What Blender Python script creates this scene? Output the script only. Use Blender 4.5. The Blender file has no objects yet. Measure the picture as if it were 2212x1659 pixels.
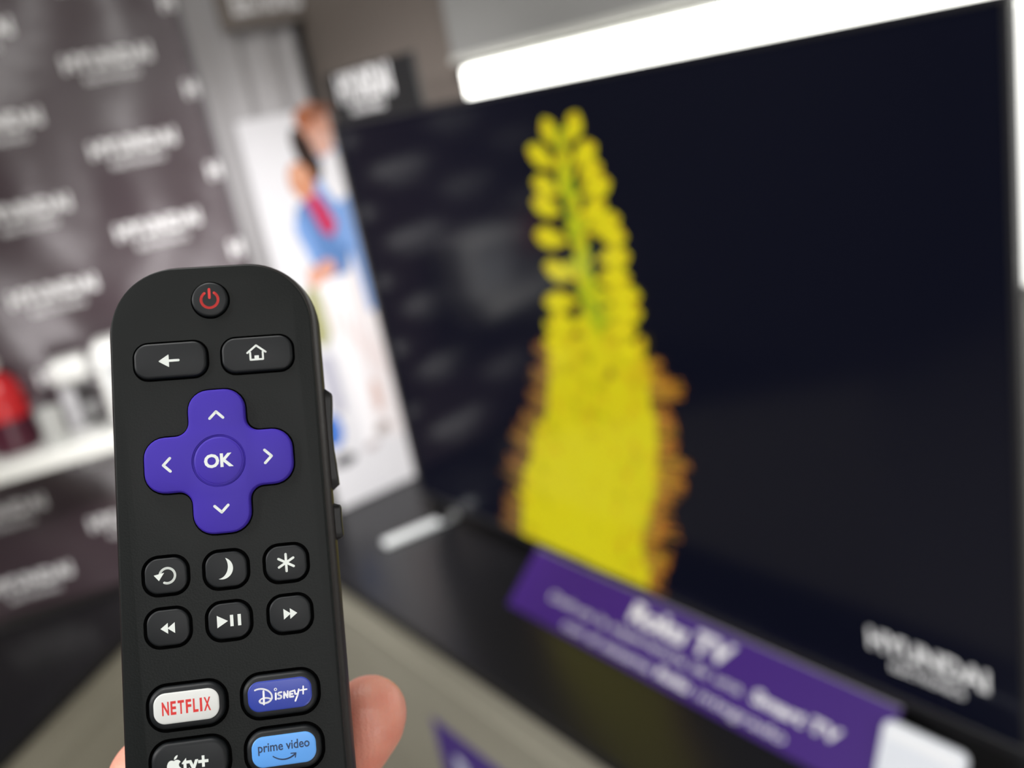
import bpy, bmesh, math, random
from mathutils import Vector, Matrix
random.seed(7)
S = bpy.context.scene
COL = S.collection

# ------------------------------------------------------------ camera
cd = bpy.data.cameras.new('camera'); cam = bpy.data.objects.new('camera', cd); COL.objects.link(cam)
cam.matrix_world = Matrix(((0.596122, -0.134188, 0.791601, 1.012186),
                           (0.780543, 0.327867, -0.532217, -0.817968),
                           (-0.188123, 0.935145, 0.300188, 1.737957),
                           (0, 0, 0, 1)))
cd.sensor_width = 36; cd.sensor_fit = 'HORIZONTAL'; cd.lens = 36 * 2011.92 / 2212
cd.clip_start = .01; cd.clip_end = 60
cd.dof.use_dof = True; cd.dof.focus_distance = .1765; cd.dof.aperture_fstop = 8.7
S.camera = cam
# ------------------------------------------------------------ world, exposure
w = bpy.data.worlds.new('world'); S.world = w; w.use_nodes = True
w.node_tree.nodes['Background'].inputs[0].default_value = (.80, .86, 1, 1)
w.node_tree.nodes['Background'].inputs[1].default_value = .06
S.view_settings.view_transform = 'Standard'; S.view_settings.look = 'None'
S.view_settings.exposure = 0; S.view_settings.gamma = 1; S.view_settings.use_curve_mapping = False
# lamps of the shop: square ceiling panels (their frames and diffusers are built further down)
CEIL_Z = 2.75
PANELS = [(0.55, -0.75, .60, 12), (-0.1, -2.6, .60, 38), (2.6, -1.6, .60, 24)]
FILL_SPOTS = [((.62, -.78, 2.62), (-.87, .0, 1.10), 210, 40), ((.75, -1.9, 2.62), (.2, -.25, .82), 60, 60)]  # unseen spots added to brighten the poster, backdrop and counter front
for (x, y, s, e) in PANELS:
    l = bpy.data.lights.new('ceiling_lamp', 'AREA'); l.shape = 'SQUARE'; l.size = s * .92; l.energy = e; l.color = (1, .985, .965)
    o = bpy.data.objects.new('ceiling_lamp', l); COL.objects.link(o); o.location = (x, y, CEIL_Z - .035)

for (p, q, e, a) in FILL_SPOTS:
    l = bpy.data.lights.new('added_fill_spot', 'SPOT'); l.energy = e; l.spot_size = math.radians(a); l.spot_blend = 1; l.shadow_soft_size = .04; l.color = (1, .97, .97)
    o = bpy.data.objects.new('added_fill_spot', l); COL.objects.link(o); o.location = p
    o.rotation_euler = (Vector(q) - Vector(p)).to_track_quat('-Z', 'Y').to_euler()

# ------------------------------------------------------------ helpers
def mat(name, col, rough=.5, metal=0, spec=.5, bump=None, emis=None, estr=0, coat=0, sss=0, attr=False, emis_attr=0, mix=None, sheen=0):
    m = bpy.data.materials.new(name); m.use_nodes = True; nt = m.node_tree; b = nt.nodes['Principled BSDF']
    b.inputs['Base Color'].default_value = (*col, 1); b.inputs['Roughness'].default_value = rough
    b.inputs['Metallic'].default_value = metal; b.inputs['Specular IOR Level'].default_value = spec
    b.inputs['Coat Weight'].default_value = coat
    if sheen: b.inputs['Sheen Weight'].default_value = sheen
    if sss:
        b.inputs['Subsurface Weight'].default_value = sss; b.inputs['Subsurface Radius'].default_value = (1, .35, .2)
        b.inputs['Subsurface Scale'].default_value = .004
    if emis: b.inputs['Emission Color'].default_value = (*emis, 1); b.inputs['Emission Strength'].default_value = estr
    tc = None
    if bump or mix:
        tc = nt.nodes.new('ShaderNodeTexCoord')
    if mix:   # (colour2, scale, contrast lo, hi, stretch xyz)
        c2, sc, lo, hi, st = mix
        mp = nt.nodes.new('ShaderNodeMapping'); mp.inputs['Scale'].default_value = st
        nt.links.new(tc.outputs['Object'], mp.inputs[0])
        n = nt.nodes.new('ShaderNodeTexNoise'); n.inputs['Scale'].default_value = sc; n.inputs['Detail'].default_value = 4
        nt.links.new(mp.outputs[0], n.inputs['Vector'])
        r = nt.nodes.new('ShaderNodeMapRange'); r.inputs[1].default_value = lo; r.inputs[2].default_value = hi
        nt.links.new(n.outputs[0], r.inputs[0])
        x = nt.nodes.new('ShaderNodeMix'); x.data_type = 'RGBA'; x.inputs[6].default_value = (*col, 1); x.inputs[7].default_value = (*c2, 1)
        nt.links.new(r.outputs[0], x.inputs[0]); nt.links.new(x.outputs[2], b.inputs['Base Color'])
    if attr:
        a = nt.nodes.new('ShaderNodeAttribute'); a.attribute_name = 'Col'
        if emis_attr:
            nt.links.new(a.outputs['Color'], b.inputs['Emission Color']); b.inputs['Emission Strength'].default_value = emis_attr
        else: nt.links.new(a.outputs['Color'], b.inputs['Base Color'])
    if bump:
        sc, st, dist = bump
        n = nt.nodes.new('ShaderNodeTexNoise'); n.inputs['Scale'].default_value = sc; n.inputs['Detail'].default_value = 3
        nt.links.new(tc.outputs['Object'], n.inputs['Vector'])
        bp = nt.nodes.new('ShaderNodeBump'); bp.inputs['Strength'].default_value = st; bp.inputs['Distance'].default_value = dist
        nt.links.new(n.outputs[0], bp.inputs['Height']); nt.links.new(bp.outputs[0], b.inputs['Normal'])
    return m

class MB:
    def __init__(s): s.v = []; s.f = []; s.c = []
    def add(s, vs, fs, col=(1, 1, 1)):
        k = len(s.v); s.v += [tuple(p) for p in vs]; s.f += [tuple(i + k for i in f) for f in fs]; s.c += [col] * len(fs); return s
    def box(s, x0, x1, y0, y1, z0, z1):
        return s.add([(x0,y0,z0),(x1,y0,z0),(x1,y1,z0),(x0,y1,z0),(x0,y0,z1),(x1,y0,z1),(x1,y1,z1),(x0,y1,z1)],
              [(0,3,2,1),(4,5,6,7),(0,1,5,4),(1,2,6,5),(2,3,7,6),(3,0,4,7)])
    def loft(s, rings, cap0=True, cap1=True):
        n = len(rings[0]); vs = [p for r in rings for p in r]; fs = []
        for a in range(len(rings) - 1):
            for i in range(n):
                j = (i + 1) % n; fs.append((a*n+i, a*n+j, (a+1)*n+j, (a+1)*n+i))
        if cap0: fs.append(tuple(range(n))[::-1])
        if cap1: fs.append(tuple((len(rings)-1)*n + i for i in range(n)))
        return s.add(vs, fs)
    def build(s, name, m, parent=None, smooth=False, bevel=0, colors=False, seg=3, angle=.6):
        me = bpy.data.meshes.new(name); me.from_pydata(s.v, [], s.f); me.update()
        if colors:
            ca = me.color_attributes.new('Col', 'FLOAT_COLOR', 'CORNER'); k = 0
            for p, c in zip(me.polygons, s.c):
                for _ in p.loop_indices: ca.data[k].color = (*c, 1); k += 1
        me.materials.append(m)
        o = bpy.data.objects.new(name, me); COL.objects.link(o)
        if parent: o.parent = parent
        if bevel:
            b = o.modifiers.new('bevel', 'BEVEL'); b.width = bevel; b.segments = seg; b.limit_method = 'ANGLE'; b.angle_limit = .7
        if smooth or bevel:
            for p in me.polygons: p.use_smooth = True
            if bevel or smooth == 'auto':
                try: me.set_sharp_from_angle(angle=angle if smooth == 'auto' else 1.2)
                except Exception: pass
        return o

def tag(o, label=None, cat=None, group=None, kind=None):
    if label: o['label'] = label
    if cat: o['category'] = cat
    if group: o['group'] = group
    if kind: o['kind'] = kind
    return o
def empty(name, loc, label, cat, group=None, mw=None):
    o = bpy.data.objects.new(name, None); COL.objects.link(o); o.empty_display_size = .02
    if mw is not None: o.matrix_world = mw
    else: o.location = loc
    return tag(o, label, cat, group)

def rrect(hw, hh, r, cx=0, cy=0, d=0, n=8):
    hw -= d; hh -= d; r = max(min(r - d, hw, hh), 1e-4) ; P = []
    for k, (sx, sy) in enumerate(((1, 1), (-1, 1), (-1, -1), (1, -1))):
        for i in range(n + 1):
            a = math.pi / 2 * (k + i / n); P.append((cx + sx * (hw - r) + r * math.cos(a), cy + sy * (hh - r) + r * math.sin(a)))
    return P
def circle(r, cx=0, cy=0, n=48): return [(cx + r*math.cos(2*math.pi*i/n), cy + r*math.sin(2*math.pi*i/n)) for i in range(n)]
def offset(P, d):
    n = len(P); R = []
    for i in range(n):
        a = Vector(P[i-1]); b = Vector(P[(i+1) % n]); t = (b - a).normalized(); R.append((P[i][0] - t.y*d, P[i][1] + t.x*d))
    return R
def round_poly(V, radii, n=7):
    P = []; m = len(V)
    for i in range(m):
        a, b, c = Vector(V[i-1]), Vector(V[i]), Vector(V[(i+1) % m]); r = radii[i]
        u = (a - b).normalized(); w_ = (c - b).normalized(); ang = u.angle(w_); t = r / math.tan(ang / 2)
        cen = b + (u + w_).normalized() * (r / math.sin(ang / 2)); p0 = b + u*t; p1 = b + w_*t
        a0 = math.atan2(p0.y-cen.y, p0.x-cen.x); a1 = math.atan2(p1.y-cen.y, p1.x-cen.x); da = (a1-a0+math.pi) % (2*math.pi) - math.pi
        for k in range(n + 1): P.append((cen.x + r*math.cos(a0+da*k/n), cen.y + r*math.sin(a0+da*k/n)))
    return P

def text_polys(body, size=1, bold=0, extrude=0):
    """verts and faces of a line of text, centred on the origin, its cap height about .7*size"""
    cu = bpy.data.curves.new('t', 'FONT'); cu.body = body; cu.size = size; cu.offset = bold; cu.extrude = extrude
    cu.align_x = 'CENTER'; cu.resolution_u = 3
    o = bpy.data.objects.new('t', cu); COL.objects.link(o)
    dg = bpy.context.evaluated_depsgraph_get(); me = bpy.data.meshes.new_from_object(o.evaluated_get(dg))
    V = [tuple(v.co) for v in me.vertices]; F = [tuple(p.vertices) for p in me.polygons]
    COL.objects.unlink(o); bpy.data.objects.remove(o); bpy.data.curves.remove(cu); bpy.data.meshes.remove(me)
    xs = [v[0] for v in V]; ys = [v[1] for v in V]; cx = (min(xs)+max(xs))/2; cy = (min(ys)+max(ys))/2
    return [(v[0]-cx, v[1]-cy, v[2]) for v in V], F, max(xs)-min(xs), max(ys)-min(ys)
def text_fit(body, wid, hei, bold=0):
    V, F, a, b = text_polys(body, 1, bold); return [(x*wid/a, y*hei/b, z) for x, y, z in V], F
def stroke(pts, wd, z=0, wd2=None):
    """flat ribbon with round ends through 2-D points; list of (verts, faces)"""
    out = []; n = len(pts)
    for i, p in enumerate(pts):
        r = (wd + ((wd2 if wd2 is not None else wd) - wd) * i / max(1, n-1)) / 2
        c = circle(r, p[0], p[1], 12); out.append(([(x, y, z) for x, y in c], [tuple(range(12))]))
        if i + 1 < n:
            r2 = (wd + ((wd2 if wd2 is not None else wd) - wd) * (i+1) / max(1, n-1)) / 2
            q = pts[i+1]; t = Vector((q[0]-p[0], q[1]-p[1])); 
            if t.length < 1e-9: continue
            t.normalize(); nx, ny = -t.y, t.x
            out.append(([(p[0]-nx*r, p[1]-ny*r, z), (q[0]-nx*r2, q[1]-ny*r2, z), (q[0]+nx*r2, q[1]+ny*r2, z), (p[0]+nx*r, p[1]+ny*r, z)], [(0, 1, 2, 3)]))
    return out
def arc(cx, cy, r, a0, a1, n=18): return [(cx + r*math.cos(math.radians(a0+(a1-a0)*i/n)), cy + r*math.sin(math.radians(a0+(a1-a0)*i/n))) for i in range(n+1)]
def bez(p0, p1, p2, p3, n=10):
    R = []
    for i in range(n + 1):
        t = i / n; u = 1 - t; R.append(tuple(u**3*a + 3*u*u*t*b + 3*u*t*t*c + t**3*d for a, b, c, d in zip(p0, p1, p2, p3)))
    return R

# ------------------------------------------------------------ setting
M_counter = mat('black_gloss_laminate', (.012, .012, .014), .27, spec=.3, bump=(30, .05, .002))
M_front = mat('beige_laminate', (.36, .345, .28), .55, mix=((.33, .315, .255), 3, .35, .65, (1, 1, 8)))
M_floor = mat('beige_vinyl_floor', (.30, .28, .235), .5, mix=((.24, .22, .18), 6, .35, .65, (1, 9, 1)))
M_taupe = mat('taupe_wall_paint', (.21, .178, .155), .6, bump=(60, .05, .002))
M_white_wall = mat('white_wall_paint', (.80, .80, .76), .5)
M_grey_panel = mat('grey_satin_panel', (.33, .33, .32), .35)
M_black = mat('black_plastic', (.010, .010, .011), .35)
M_dark = mat('black_kick_panel', (.012, .012, .012), .5)
def struct(name, o): o['kind'] = 'structure'; return o

struct('floor', MB().box(-1.6, 4.2, -4.2, .125, -.05, 0).build('floor', M_floor))
struct('ceiling', MB().box(-1.6, 4.2, -4.2, .2, CEIL_Z, CEIL_Z + .05).build('ceiling', mat('ceiling_paint', (.6, .6, .58), .8)))
struct('wall_back', MB().box(-.90, -.345, .125, .2, 0, CEIL_Z).build('wall_back', M_taupe))
struct('wall_right', MB().box(-.345, 4.2, .125, .2, 0, CEIL_Z).build('wall_right', M_white_wall))
struct('wall_front', MB().box(4.2, 4.3, -4.2, -2.3, 0, CEIL_Z).box(4.2, 4.3, -.7, .2, 0, CEIL_Z).box(4.2, 4.3, -2.3, -.7, 0, .2).box(4.2, 4.3, -2.3, -.7, 1.2, CEIL_Z).build('wall_front', M_taupe))
wn = struct('added_fill_window', MB().box(4.25, 4.27, -2.3, -.7, .2, 1.2).build('added_fill_window', mat('added_glowing_pane', (.8, .85, .9), .3, emis=(1, .95, .96), estr=9)))  # unseen glowing window added to brighten the backdrop with a sheen
MB().box(4.205, 4.245, -2.3, -2.26, .2, 1.2).box(4.205, 4.245, -.74, -.7, .2, 1.2).box(4.205, 4.245, -1.52, -1.48, .2, 1.2).box(4.205, 4.245, -2.26, -.74, .2, .24).box(4.205, 4.245, -2.26, -.74, 1.16, 1.2).build('added_window_frame', M_black, wn)  # frame around the added window
struct('wall_left', MB().box(-1.60, -1.5, -4.2, -.8, 0, CEIL_Z).add([(-1.5,-.8,0),(-.93,.2,0),(-.93,.2,CEIL_Z),(-1.5,-.8,CEIL_Z),(-1.6,-.8,0),(-1.0,.2,0),(-1.0,.2,CEIL_Z),(-1.6,-.8,CEIL_Z)],
       [(0,1,2,3),(5,4,7,6),(3,2,6,7)]).build('wall_left', mat('dark_wall_paint', (.06, .058, .06), .6)))

# counter under the television: thing with a top, an edge and a front
def counter(name, label, pts, front_seg, top_z=.9, th=.022):
    """pts: outline of the top (ccw); front_seg: the two points of the customer side"""
    t = empty(name, (pts[0][0], pts[0][1], 0), label, 'counter')
    L = Vector((pts[0][0], pts[0][1], 0))
    def rel(p, z): return (p[0]-L.x, p[1]-L.y, z)
    o = MB().loft([[rel(p, top_z-th) for p in pts], [rel(p, top_z) for p in pts]]).build('worktop', M_counter, t, bevel=.002)
    c = Vector((sum(p[0] for p in pts)/len(pts), sum(p[1] for p in pts)/len(pts)))
    a, b = Vector(front_seg[0]), Vector(front_seg[1]); d = (b-a).normalized(); n = Vector((-d.y, d.x)); 
    if n.dot(c-a) < 0: n = -n
    a2, b2 = a + n*.010, b + n*.010; a3, b3 = a2 + n*.018, b2 + n*.018
    MB().loft([[rel(p, .10) for p in (a2, b2, b3, a3)], [rel(p, top_z-th) for p in (a2, b2, b3, a3)]]).build('front_panel', M_front, t)
    a4, b4 = a + n*.055, b + n*.055; a5, b5 = a4+n*.02, b4+n*.02
    MB().loft([[rel(p, 0) for p in (a4, b4, b5, a5)], [rel(p, .10) for p in (a4, b4, b5, a5)]]).build('kick_board', M_dark, t)
    # a slim raised rail running along the front
    a6, b6 = a2 - n*.004, b2 - n*.004
    MB().loft([[rel(p, .800) for p in (a6, b6, b2, a2)], [rel(p, .806) for p in (a6, b6, b2, a2)]]).build('trim_rail', M_front, t)
    return t
counter('display_counter', 'long black glossy counter with beige front that carries the television',
        [(-.885, .124), (-.885, -.240), (2.6, -.240), (2.6, .124)], ((-.885, -.240), (2.6, -.240)))
counter('side_counter', 'black glossy counter with slanted beige front below the logo backdrop',
        [(-.925, -.418), (-1.13, -1.15), (-.30, -1.15)], ((-.925, -.418), (-.30, -1.15)))

# upper panel and light strip over the television
t = empty('light_box', (-.30, .10, 1.729), 'long glowing white light strip under grey panel behind the television', 'light')
MB().box(0, 2.6, -.012, .0, .0, .048).build('diffuser', mat('white_diffuser', (.9, .9, .88), .4, emis=(1, 1, .93), estr=5.0), t, bevel=.004)
MB().box(-.004, 2.6, .0, .024, -.002, .052).build('housing', mat('white_metal', (.75, .75, .73), .4), t)
t = empty('side_light', (.50, .10, 1.46), 'vertical glowing white strip seen past the right edge of the television', 'light')
MB().box(0, .42, -.012, .0, .0, .262).build('diffuser', mat('white_side_diffuser', (.9, .9, .88), .4, emis=(1, 1, .95), estr=1.6), t, bevel=.004)
MB().box(-.004, .424, .0, .024, -.004, .264).build('housing', mat('white_side_metal', (.75, .75, .73), .4), t)
t = empty('wall_panel', (-.335, .10, 1.785), 'smooth grey panel above the white light strip', 'panel')
MB().box(0, 2.6, .0, .024, .010, .6).build('board', M_grey_panel, t)
MB().box(-.002, 2.6, -.006, .024, .003, .014).build('bottom_lip', mat('light_grey_trim', (.62, .62, .58), .35), t, bevel=.002)

# ceiling panels
for i, (x, y, s, e) in enumerate(PANELS):
    t = empty('ceiling_light', (x, y, CEIL_Z), 'square white ceiling light panel over the counters', 'light', 'ceiling light panels')
    h = s / 2
    MB().box(-h-.02, h+.02, -h-.02, -h, -.03, 0).box(-h-.02, h+.02, h, h+.02, -.03, 0).box(-h-.02, -h, -h, h, -.03, 0).box(h, h+.02, -h, h, -.03, 0).build('frame', mat('lamp_frame', (.7, .7, .7), .4), t)
    MB().box(-h, h, -h, h, -.012, -.004).build('diffuser', mat('lamp_diffuser', (.9, .9, .9), .5, emis=(1, .97, .93), estr=1.5), t)

for i, (p, q, e, a) in enumerate(FILL_SPOTS):  # housings for the added spots, out of view
    t = empty('added_spotlight', (p[0], p[1], CEIL_Z), 'added unseen black spotlight aimed at ' + ('the poster' if i == 0 else 'the counter front'), 'light')
    MB().box(-.05, .05, -.015, .015, -.02, 0).build('mount', M_black, t, bevel=.002)
    d = (Vector(q) - Vector(p)).normalized(); u = d.orthogonal().normalized(); v = d.cross(u); c0 = Vector((0, 0, p[2]-CEIL_Z)); g = MB()
    g.loft([[tuple(c0 + d*h + u*rr*math.cos(k*.2618) + v*rr*math.sin(k*.2618)) for k in range(24)] for h, rr in ((-.005, .044), (-.10, .040), (-.12, .02))], cap0=False)
    g.build('housing', M_black, t, smooth='auto')
# ------------------------------------------------------------ backdrop with printed logos
def logo(mb, cx, cz, wid, put, col=(1, 1, 1), sub='ELECTRONICS', hk=.20, bold=.05):
    V, F = text_fit('HYUNDAI', wid, wid*hk, bold); mb.add([put(cx+x, cz+y) for x, y, z in V], F, col)
    if sub:
        V, F = text_fit(sub, wid*.62, wid*.075, .03); mb.add([put(cx+x, cz-wid*.20+y) for x, y, z in V], F, col)
B0 = Vector((-.869, -.135, 0)); BD = Vector((.27, .963, 0)).normalized(); BN = Vector((.963, -.27, 0)).normalized()
def wrinkle(s, z):
    a = .0045*math.sin(9*s + 5.5*z + 1.2*math.sin(4*z)) + .0035*math.sin(17*s - 9*z + 1.7*math.sin(6*s+1))
    a += .0022*math.sin(31*s + 14*z + 2*math.sin(5*z)) + .0055*math.sin(11*(s+1.1*z) + 1.5*math.sin(5*s)) * max(0, min(1, (1.85-z)*2)) + .006*math.sin(3.1*z + 4*s) * .6
    return a
def ban(s, z, off=0):   # s metres to the right of the right hem (negative: leftwards)
    p = B0 + BD*s + BN*(wrinkle(s, z) + off + .012); return (p.x, p.y, z)
M_ban = mat('dark_vinyl_backdrop', (.062, .042, .050), .28, spec=1.0, bump=(9, .25, .012))
t = empty('step_and_repeat_backdrop', (B0.x, B0.y, .905), 'wrinkled dark fabric backdrop printed with rows of white logos', 'backdrop')
inv = Vector(t.location)
def relb(p): return (p[0]-inv.x, p[1]-inv.y, p[2]-inv.z)
g = MB(); NS, NZ = 60, 110; s0, s1, z0, z1 = -.74, 0, .907, 2.42
g.add([relb(ban(s0+(s1-s0)*i/NS, z0+(z1-z0)*j/NZ)) for j in range(NZ+1) for i in range(NS+1)],
      [(j*(NS+1)+i, j*(NS+1)+i+1, (j+1)*(NS+1)+i+1, (j+1)*(NS+1)+i) for j in range(NZ) for i in range(NS)])
o = g.build('cloth', M_ban, t, smooth=True); so = o.modifiers.new('thickness', 'SOLIDIFY'); so.thickness = .0015; so.offset = -1
M_print = mat('white_print', (.90, .90, .90), .40)
lg = MB(); put = lambda s, z: relb(ban(s, z, .002))
for c in range(3):
    cs = -.150 - .220*c
    for r in range(-4, 9):
        z = 1.928 - .158*r + (.079 if c % 2 else 0)
        if .93 < z < 2.38: logo(lg, cs, z, .160, put)
for r in range(-3, 9):
    z = 1.928 - .158*r + .079
    if .93 < z < 2.38:
        V, F = text_fit('H', .024, .033, .05); lg.add([put(-.018+x, z+y) for x, y, zz in V], F)
lg.build('printed_logos', M_print, t)
MB().loft([[relb(ban(s, z, .0015)) for s, z in ((-.006, z0), (0, z0))] + [relb(ban(s, z, .0035)) for s, z in ((0, z0), (-.006, z0))],
           [relb(ban(s, z, .0015)) for s, z in ((-.006, z1), (0, z1))] + [relb(ban(s, z, .0035)) for s, z in ((0, z1), (-.006, z1))]]).build('hem', mat('grey_hem', (.16, .15, .16), .4), t)

# grey curtain beside the backdrop
t = empty('curtain', (-.905, -.12, .905), 'pleated grey curtain hanging between the logo backdrop and the poster', 'curtain')
g = MB(); N = 120
def fold(u): return .006*math.sin(u*2*math.pi/.066) + .003*math.sin(u*2*math.pi/.041+1)
g.add([(fold(u), u, z) for z in (0, 1.5) for u in [.225*i/N for i in range(N+1)]], [(i+1, i, N+1+i, N+2+i) for i in range(N)])
o = g.build('cloth', mat('grey_curtain', (.47, .46, .465), .7, sheen=.2), t, smooth=True)
so = o.modifiers.new('thickness', 'SOLIDIFY'); so.thickness = .002

# raised lettering sign above the curtain
t = empty('header_sign', (-.872, -.075, 1.944), 'brown header board with big white letters at the top of the curtain', 'sign')
MB().box(-.012, .0, .018, .195, .0, .22).build('board', mat('brown_board', (.20, .175, .155), .5), t, bevel=.002)
V, F = text_fit('ELECTRONICS', .150, .052, .05)
MB().add([(.002, .122 + x, .050+y) for x, y, z in V], F).build('lettering', M_print, t)

# ------------------------------------------------------------ poster with two people
t = empty('poster', (-.868, -.085, .902), 'tall white poster of two people in denim left of the television', 'poster')
PT = Vector((-.868, -.085, .902))
def rp(y, z, off=.0): return (off, y-PT.y, z-PT.z)
MB().box(-.006, 0, 0, .205, 0, .87).build('sheet', mat('white_poster_paper', (.78, .78, .80), .35), t, bevel=.001)
pic = MB(); K = [0]
def shp(pts, col):
    K[0] += 1; pic.add([rp(y, z, .0004 + K[0]*.00004) for y, z in pts], [tuple(range(len(pts)))], col)
def ell(cy, cz, a, b, rot=0, col=(1, 1, 1), n=24):
    c, s = math.cos(rot), math.sin(rot)
    shp([(cy + a*math.cos(2*math.pi*i/n)*c - b*math.sin(2*math.pi*i/n)*s, cz + a*math.cos(2*math.pi*i/n)*s + b*math.sin(2*math.pi*i/n)*c) for i in range(n)], col)
SK = (.72, .36, .25); SK2 = (.62, .27, .15); DEN = (.12, .24, .50); DEN2 = (.22, .38, .72); WH = (.88, .88, .90)
def blob(pts, col): shp(round_poly(pts, [min(.012, .25*min((Vector(pts[i])-Vector(pts[i-1])).length, (Vector(pts[(i+1) % len(pts)])-Vector(pts[i])).length)) for i in range(len(pts))], 4), col)
# the man: trousers, jacket, shirt, head
blob([(.035,1.50),(.118,1.50),(.118,1.02),(.075,1.02),(.07,1.25),(.05,1.04),(.02,1.04)], (.86,.82,.82))
blob([(.02,1.50),(.118,1.52),(.118,1.70),(.075,1.675),(.05,1.62)], DEN2)
blob([(.07,1.66),(.118,1.69),(.118,1.58),(.09,1.57),(.07,1.61)], WH)
ell(.082, 1.735, .036, .050, .15, SK); ell(.062, 1.755, .022, .022, 0, (.45,.16,.08)); ell(.09, 1.70, .025, .028, 0, (.80,.48,.38)); ell(.10,1.765,.03,.012,0,(.30,.12,.07))
blob([(.085,1.53),(.118,1.54),(.118,1.32),(.105,1.32),(.10,1.42)], DEN2)
blob([(.045,1.50),(.10,1.53),(.095,1.47),(.05,1.46)], (.07,.12,.20))
# the woman: hair, head, scarf, denim shirt, white trousers
ell(.045, 1.690, .022, .052, .25, (.035,.022,.018)); ell(.058, 1.655, .018, .03, .0, (.035,.022,.018))
ell(.022, 1.632, .028, .040, .2, SK2); ell(.018, 1.645, .016, .014, 0, (.75,.42,.28)); ell(.025,1.60,.014,.02,0,(.70,.33,.2))
blob([(-.005,1.58),(.03,1.60),(.075,1.57),(.105,1.50),(.08,1.42),(.03,1.41),(.0,1.46),(-.02,1.53)], DEN)
blob([(-.02,1.55),(.0,1.57),(.02,1.47),(.0,1.45)], DEN2)
blob([(.07,1.58),(.10,1.56),(.11,1.50),(.085,1.46),(.07,1.50)], DEN2)
blob([(.018,1.595),(.05,1.60),(.078,1.53),(.06,1.50),(.04,1.52)], (.55,.035,.10))
ell(.0, 1.425, .018, .028, .2, SK); ell(.03, 1.44, .02, .02, 0, SK)
blob([(-.01,1.41),(.07,1.42),(.055,1.20),(.045,1.02),(.015,1.02),(.015,1.22)], (.93,.92,.93))
blob([(-.03,1.42),(.0,1.40),(.002,1.30),(-.02,1.27),(-.045,1.30)], (.42,.42,.22))
blob([(-.045,1.27),(-.01,1.25),(-.01,1.12),(-.04,1.12)], (.50,.50,.58))
ell(-.055, 1.087, .026, .040, 0, (.07,.20,.62)); ell(-.045, 1.012, .03, .014, 0, (.10,.10,.11))
ell(.072, 1.13, .013, .040, .0, (.72,.55,.50)); ell(.066, 1.05, .022, .014, .2, (.45,.40,.38)); ell(.03, 1.02, .02, .01, 0, (.55,.5,.5))
for i in range(5): ell(.02+.02*i, 1.33-.03*i, .006, .05, 0, (.80,.70,.68))
pic.build('printed_picture', mat('poster_ink', (1, 1, 1), .35, attr=True), t, colors=True)

# ------------------------------------------------------------ shelf on the backdrop with small appliances
F0 = B0 + BN*.02; SHZ = 1.268
def sh(s, dep, z):      # s along the backdrop (negative left), dep metres out from it
    p = F0 + BD*s + BN*dep; return (p.x, p.y, z)
shm = Matrix(((BD.x, -BN.x, 0, F0.x), (BD.y, -BN.y, 0, F0.y), (0, 0, 1, SHZ), (0, 0, 0, 1)))   # local x right, y into the backdrop
M_wp = mat('white_lacquer', (.82, .83, .80), .25)
def placed(name, s, dep, z, label, cat, group=None):
    return empty(name, None, label, cat, group, mw=shm @ Matrix.Translation((s, -dep, z)))
t = placed('wall_shelf', -.36, 0, 0, 'white shelf crossing the logo backdrop above the side counter', 'shelf')
MB().box(-.36, .18, -.14, .0, -.016, 0).build('board', M_wp, t, bevel=.003)
MB().box(-.36, .18, -.146, -.134, -.034, .0).build('front_lip', mat('bright_white_edge', (.90, .91, .86), .3), t, bevel=.003)
for sx in (-.32, .14): MB().box(sx-.006, sx+.006, -.12, .0, -.06, -.016).build('bracket', M_wp, t, bevel=.002)
def lathe(prof, n=28, cx=0, cy=0):
    return MB().loft([[(cx+r*math.cos(2*math.pi*i/n), cy+r*math.sin(2*math.pi*i/n), z) for i in range(n)] for r, z in prof])
t = placed('kettle', -.510, .060, .0, 'red kettle with round white lid knob on the white shelf', 'kettle')
lathe([(.038, 0), (.043, .006), (.042, .065)]).build('base', mat('maroon_plastic', (.07, .012, .025), .3), t, smooth='auto')
lathe([(.042, .065), (.043, .08), (.041, .11), (.034, .135), (.018, .150)]).build('body', mat('red_enamel', (.60, .02, .025), .25), t, smooth='auto')
lathe([(.005, .148), (.013, .154), (.017, .164), (.017, .174), (.013, .184), (.004, .189)]).build('lid_knob', M_wp, t, smooth=True)
MB().loft([[(.036+.022*math.sin(a)+ (q[0])*math.sin(a), q[1], .105+.03*math.cos(a) + q[0]*math.cos(a)) for q in ((-.004,-.005),(.004,-.005),(.004,.005),(-.004,.005))] for a in [math.pi*i/10 for i in range(11)]]).build('handle', mat('maroon_handle', (.07, .012, .025), .3), t, smooth='auto')
t = placed('coffee_maker', -.385, .07, .0, 'light grey appliance with a slanted column beside the red kettle', 'appliance')
M_lg = mat('light_grey_plastic', (.48, .48, .47), .3)
MB().box(-.032, .028, -.045, .035, .0, .014).build('base', M_lg, t, bevel=.003)
MB().box(-.024, .004, -.02, .03, .014, .115).build('column', mat('silver_plastic', (.55, .55, .57), .25, metal=.3), t, bevel=.004)
MB().box(-.026, .040, -.045, .03, .105, .150).build('head', M_wp, t, bevel=.012, seg=4)
MB().box(.006, .038, -.035, .02, .03, .06).build('tray', mat('dark_grey_plastic', (.16, .16, .16), .3), t, bevel=.004)
t = placed('drinking_glass', -.432, .115, .0, 'grey tumbler standing in front of the kettle on the shelf', 'glass')
lathe([(.017, 0), (.019, .004), (.023, .072), (.0215, .072), (.018, .006), (.002, .005)]).build('tumbler', mat('frosted_glass', (.55, .56, .54), .15), t, smooth='auto')
t = placed('toaster_oven', -.245, .07, .0, 'large glossy white appliance on the shelf partly behind the remote', 'appliance')
MB().box(-.088, .085, -.05, .05, .006, .165).build('body', M_wp, t, bevel=.016, seg=4)
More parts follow.
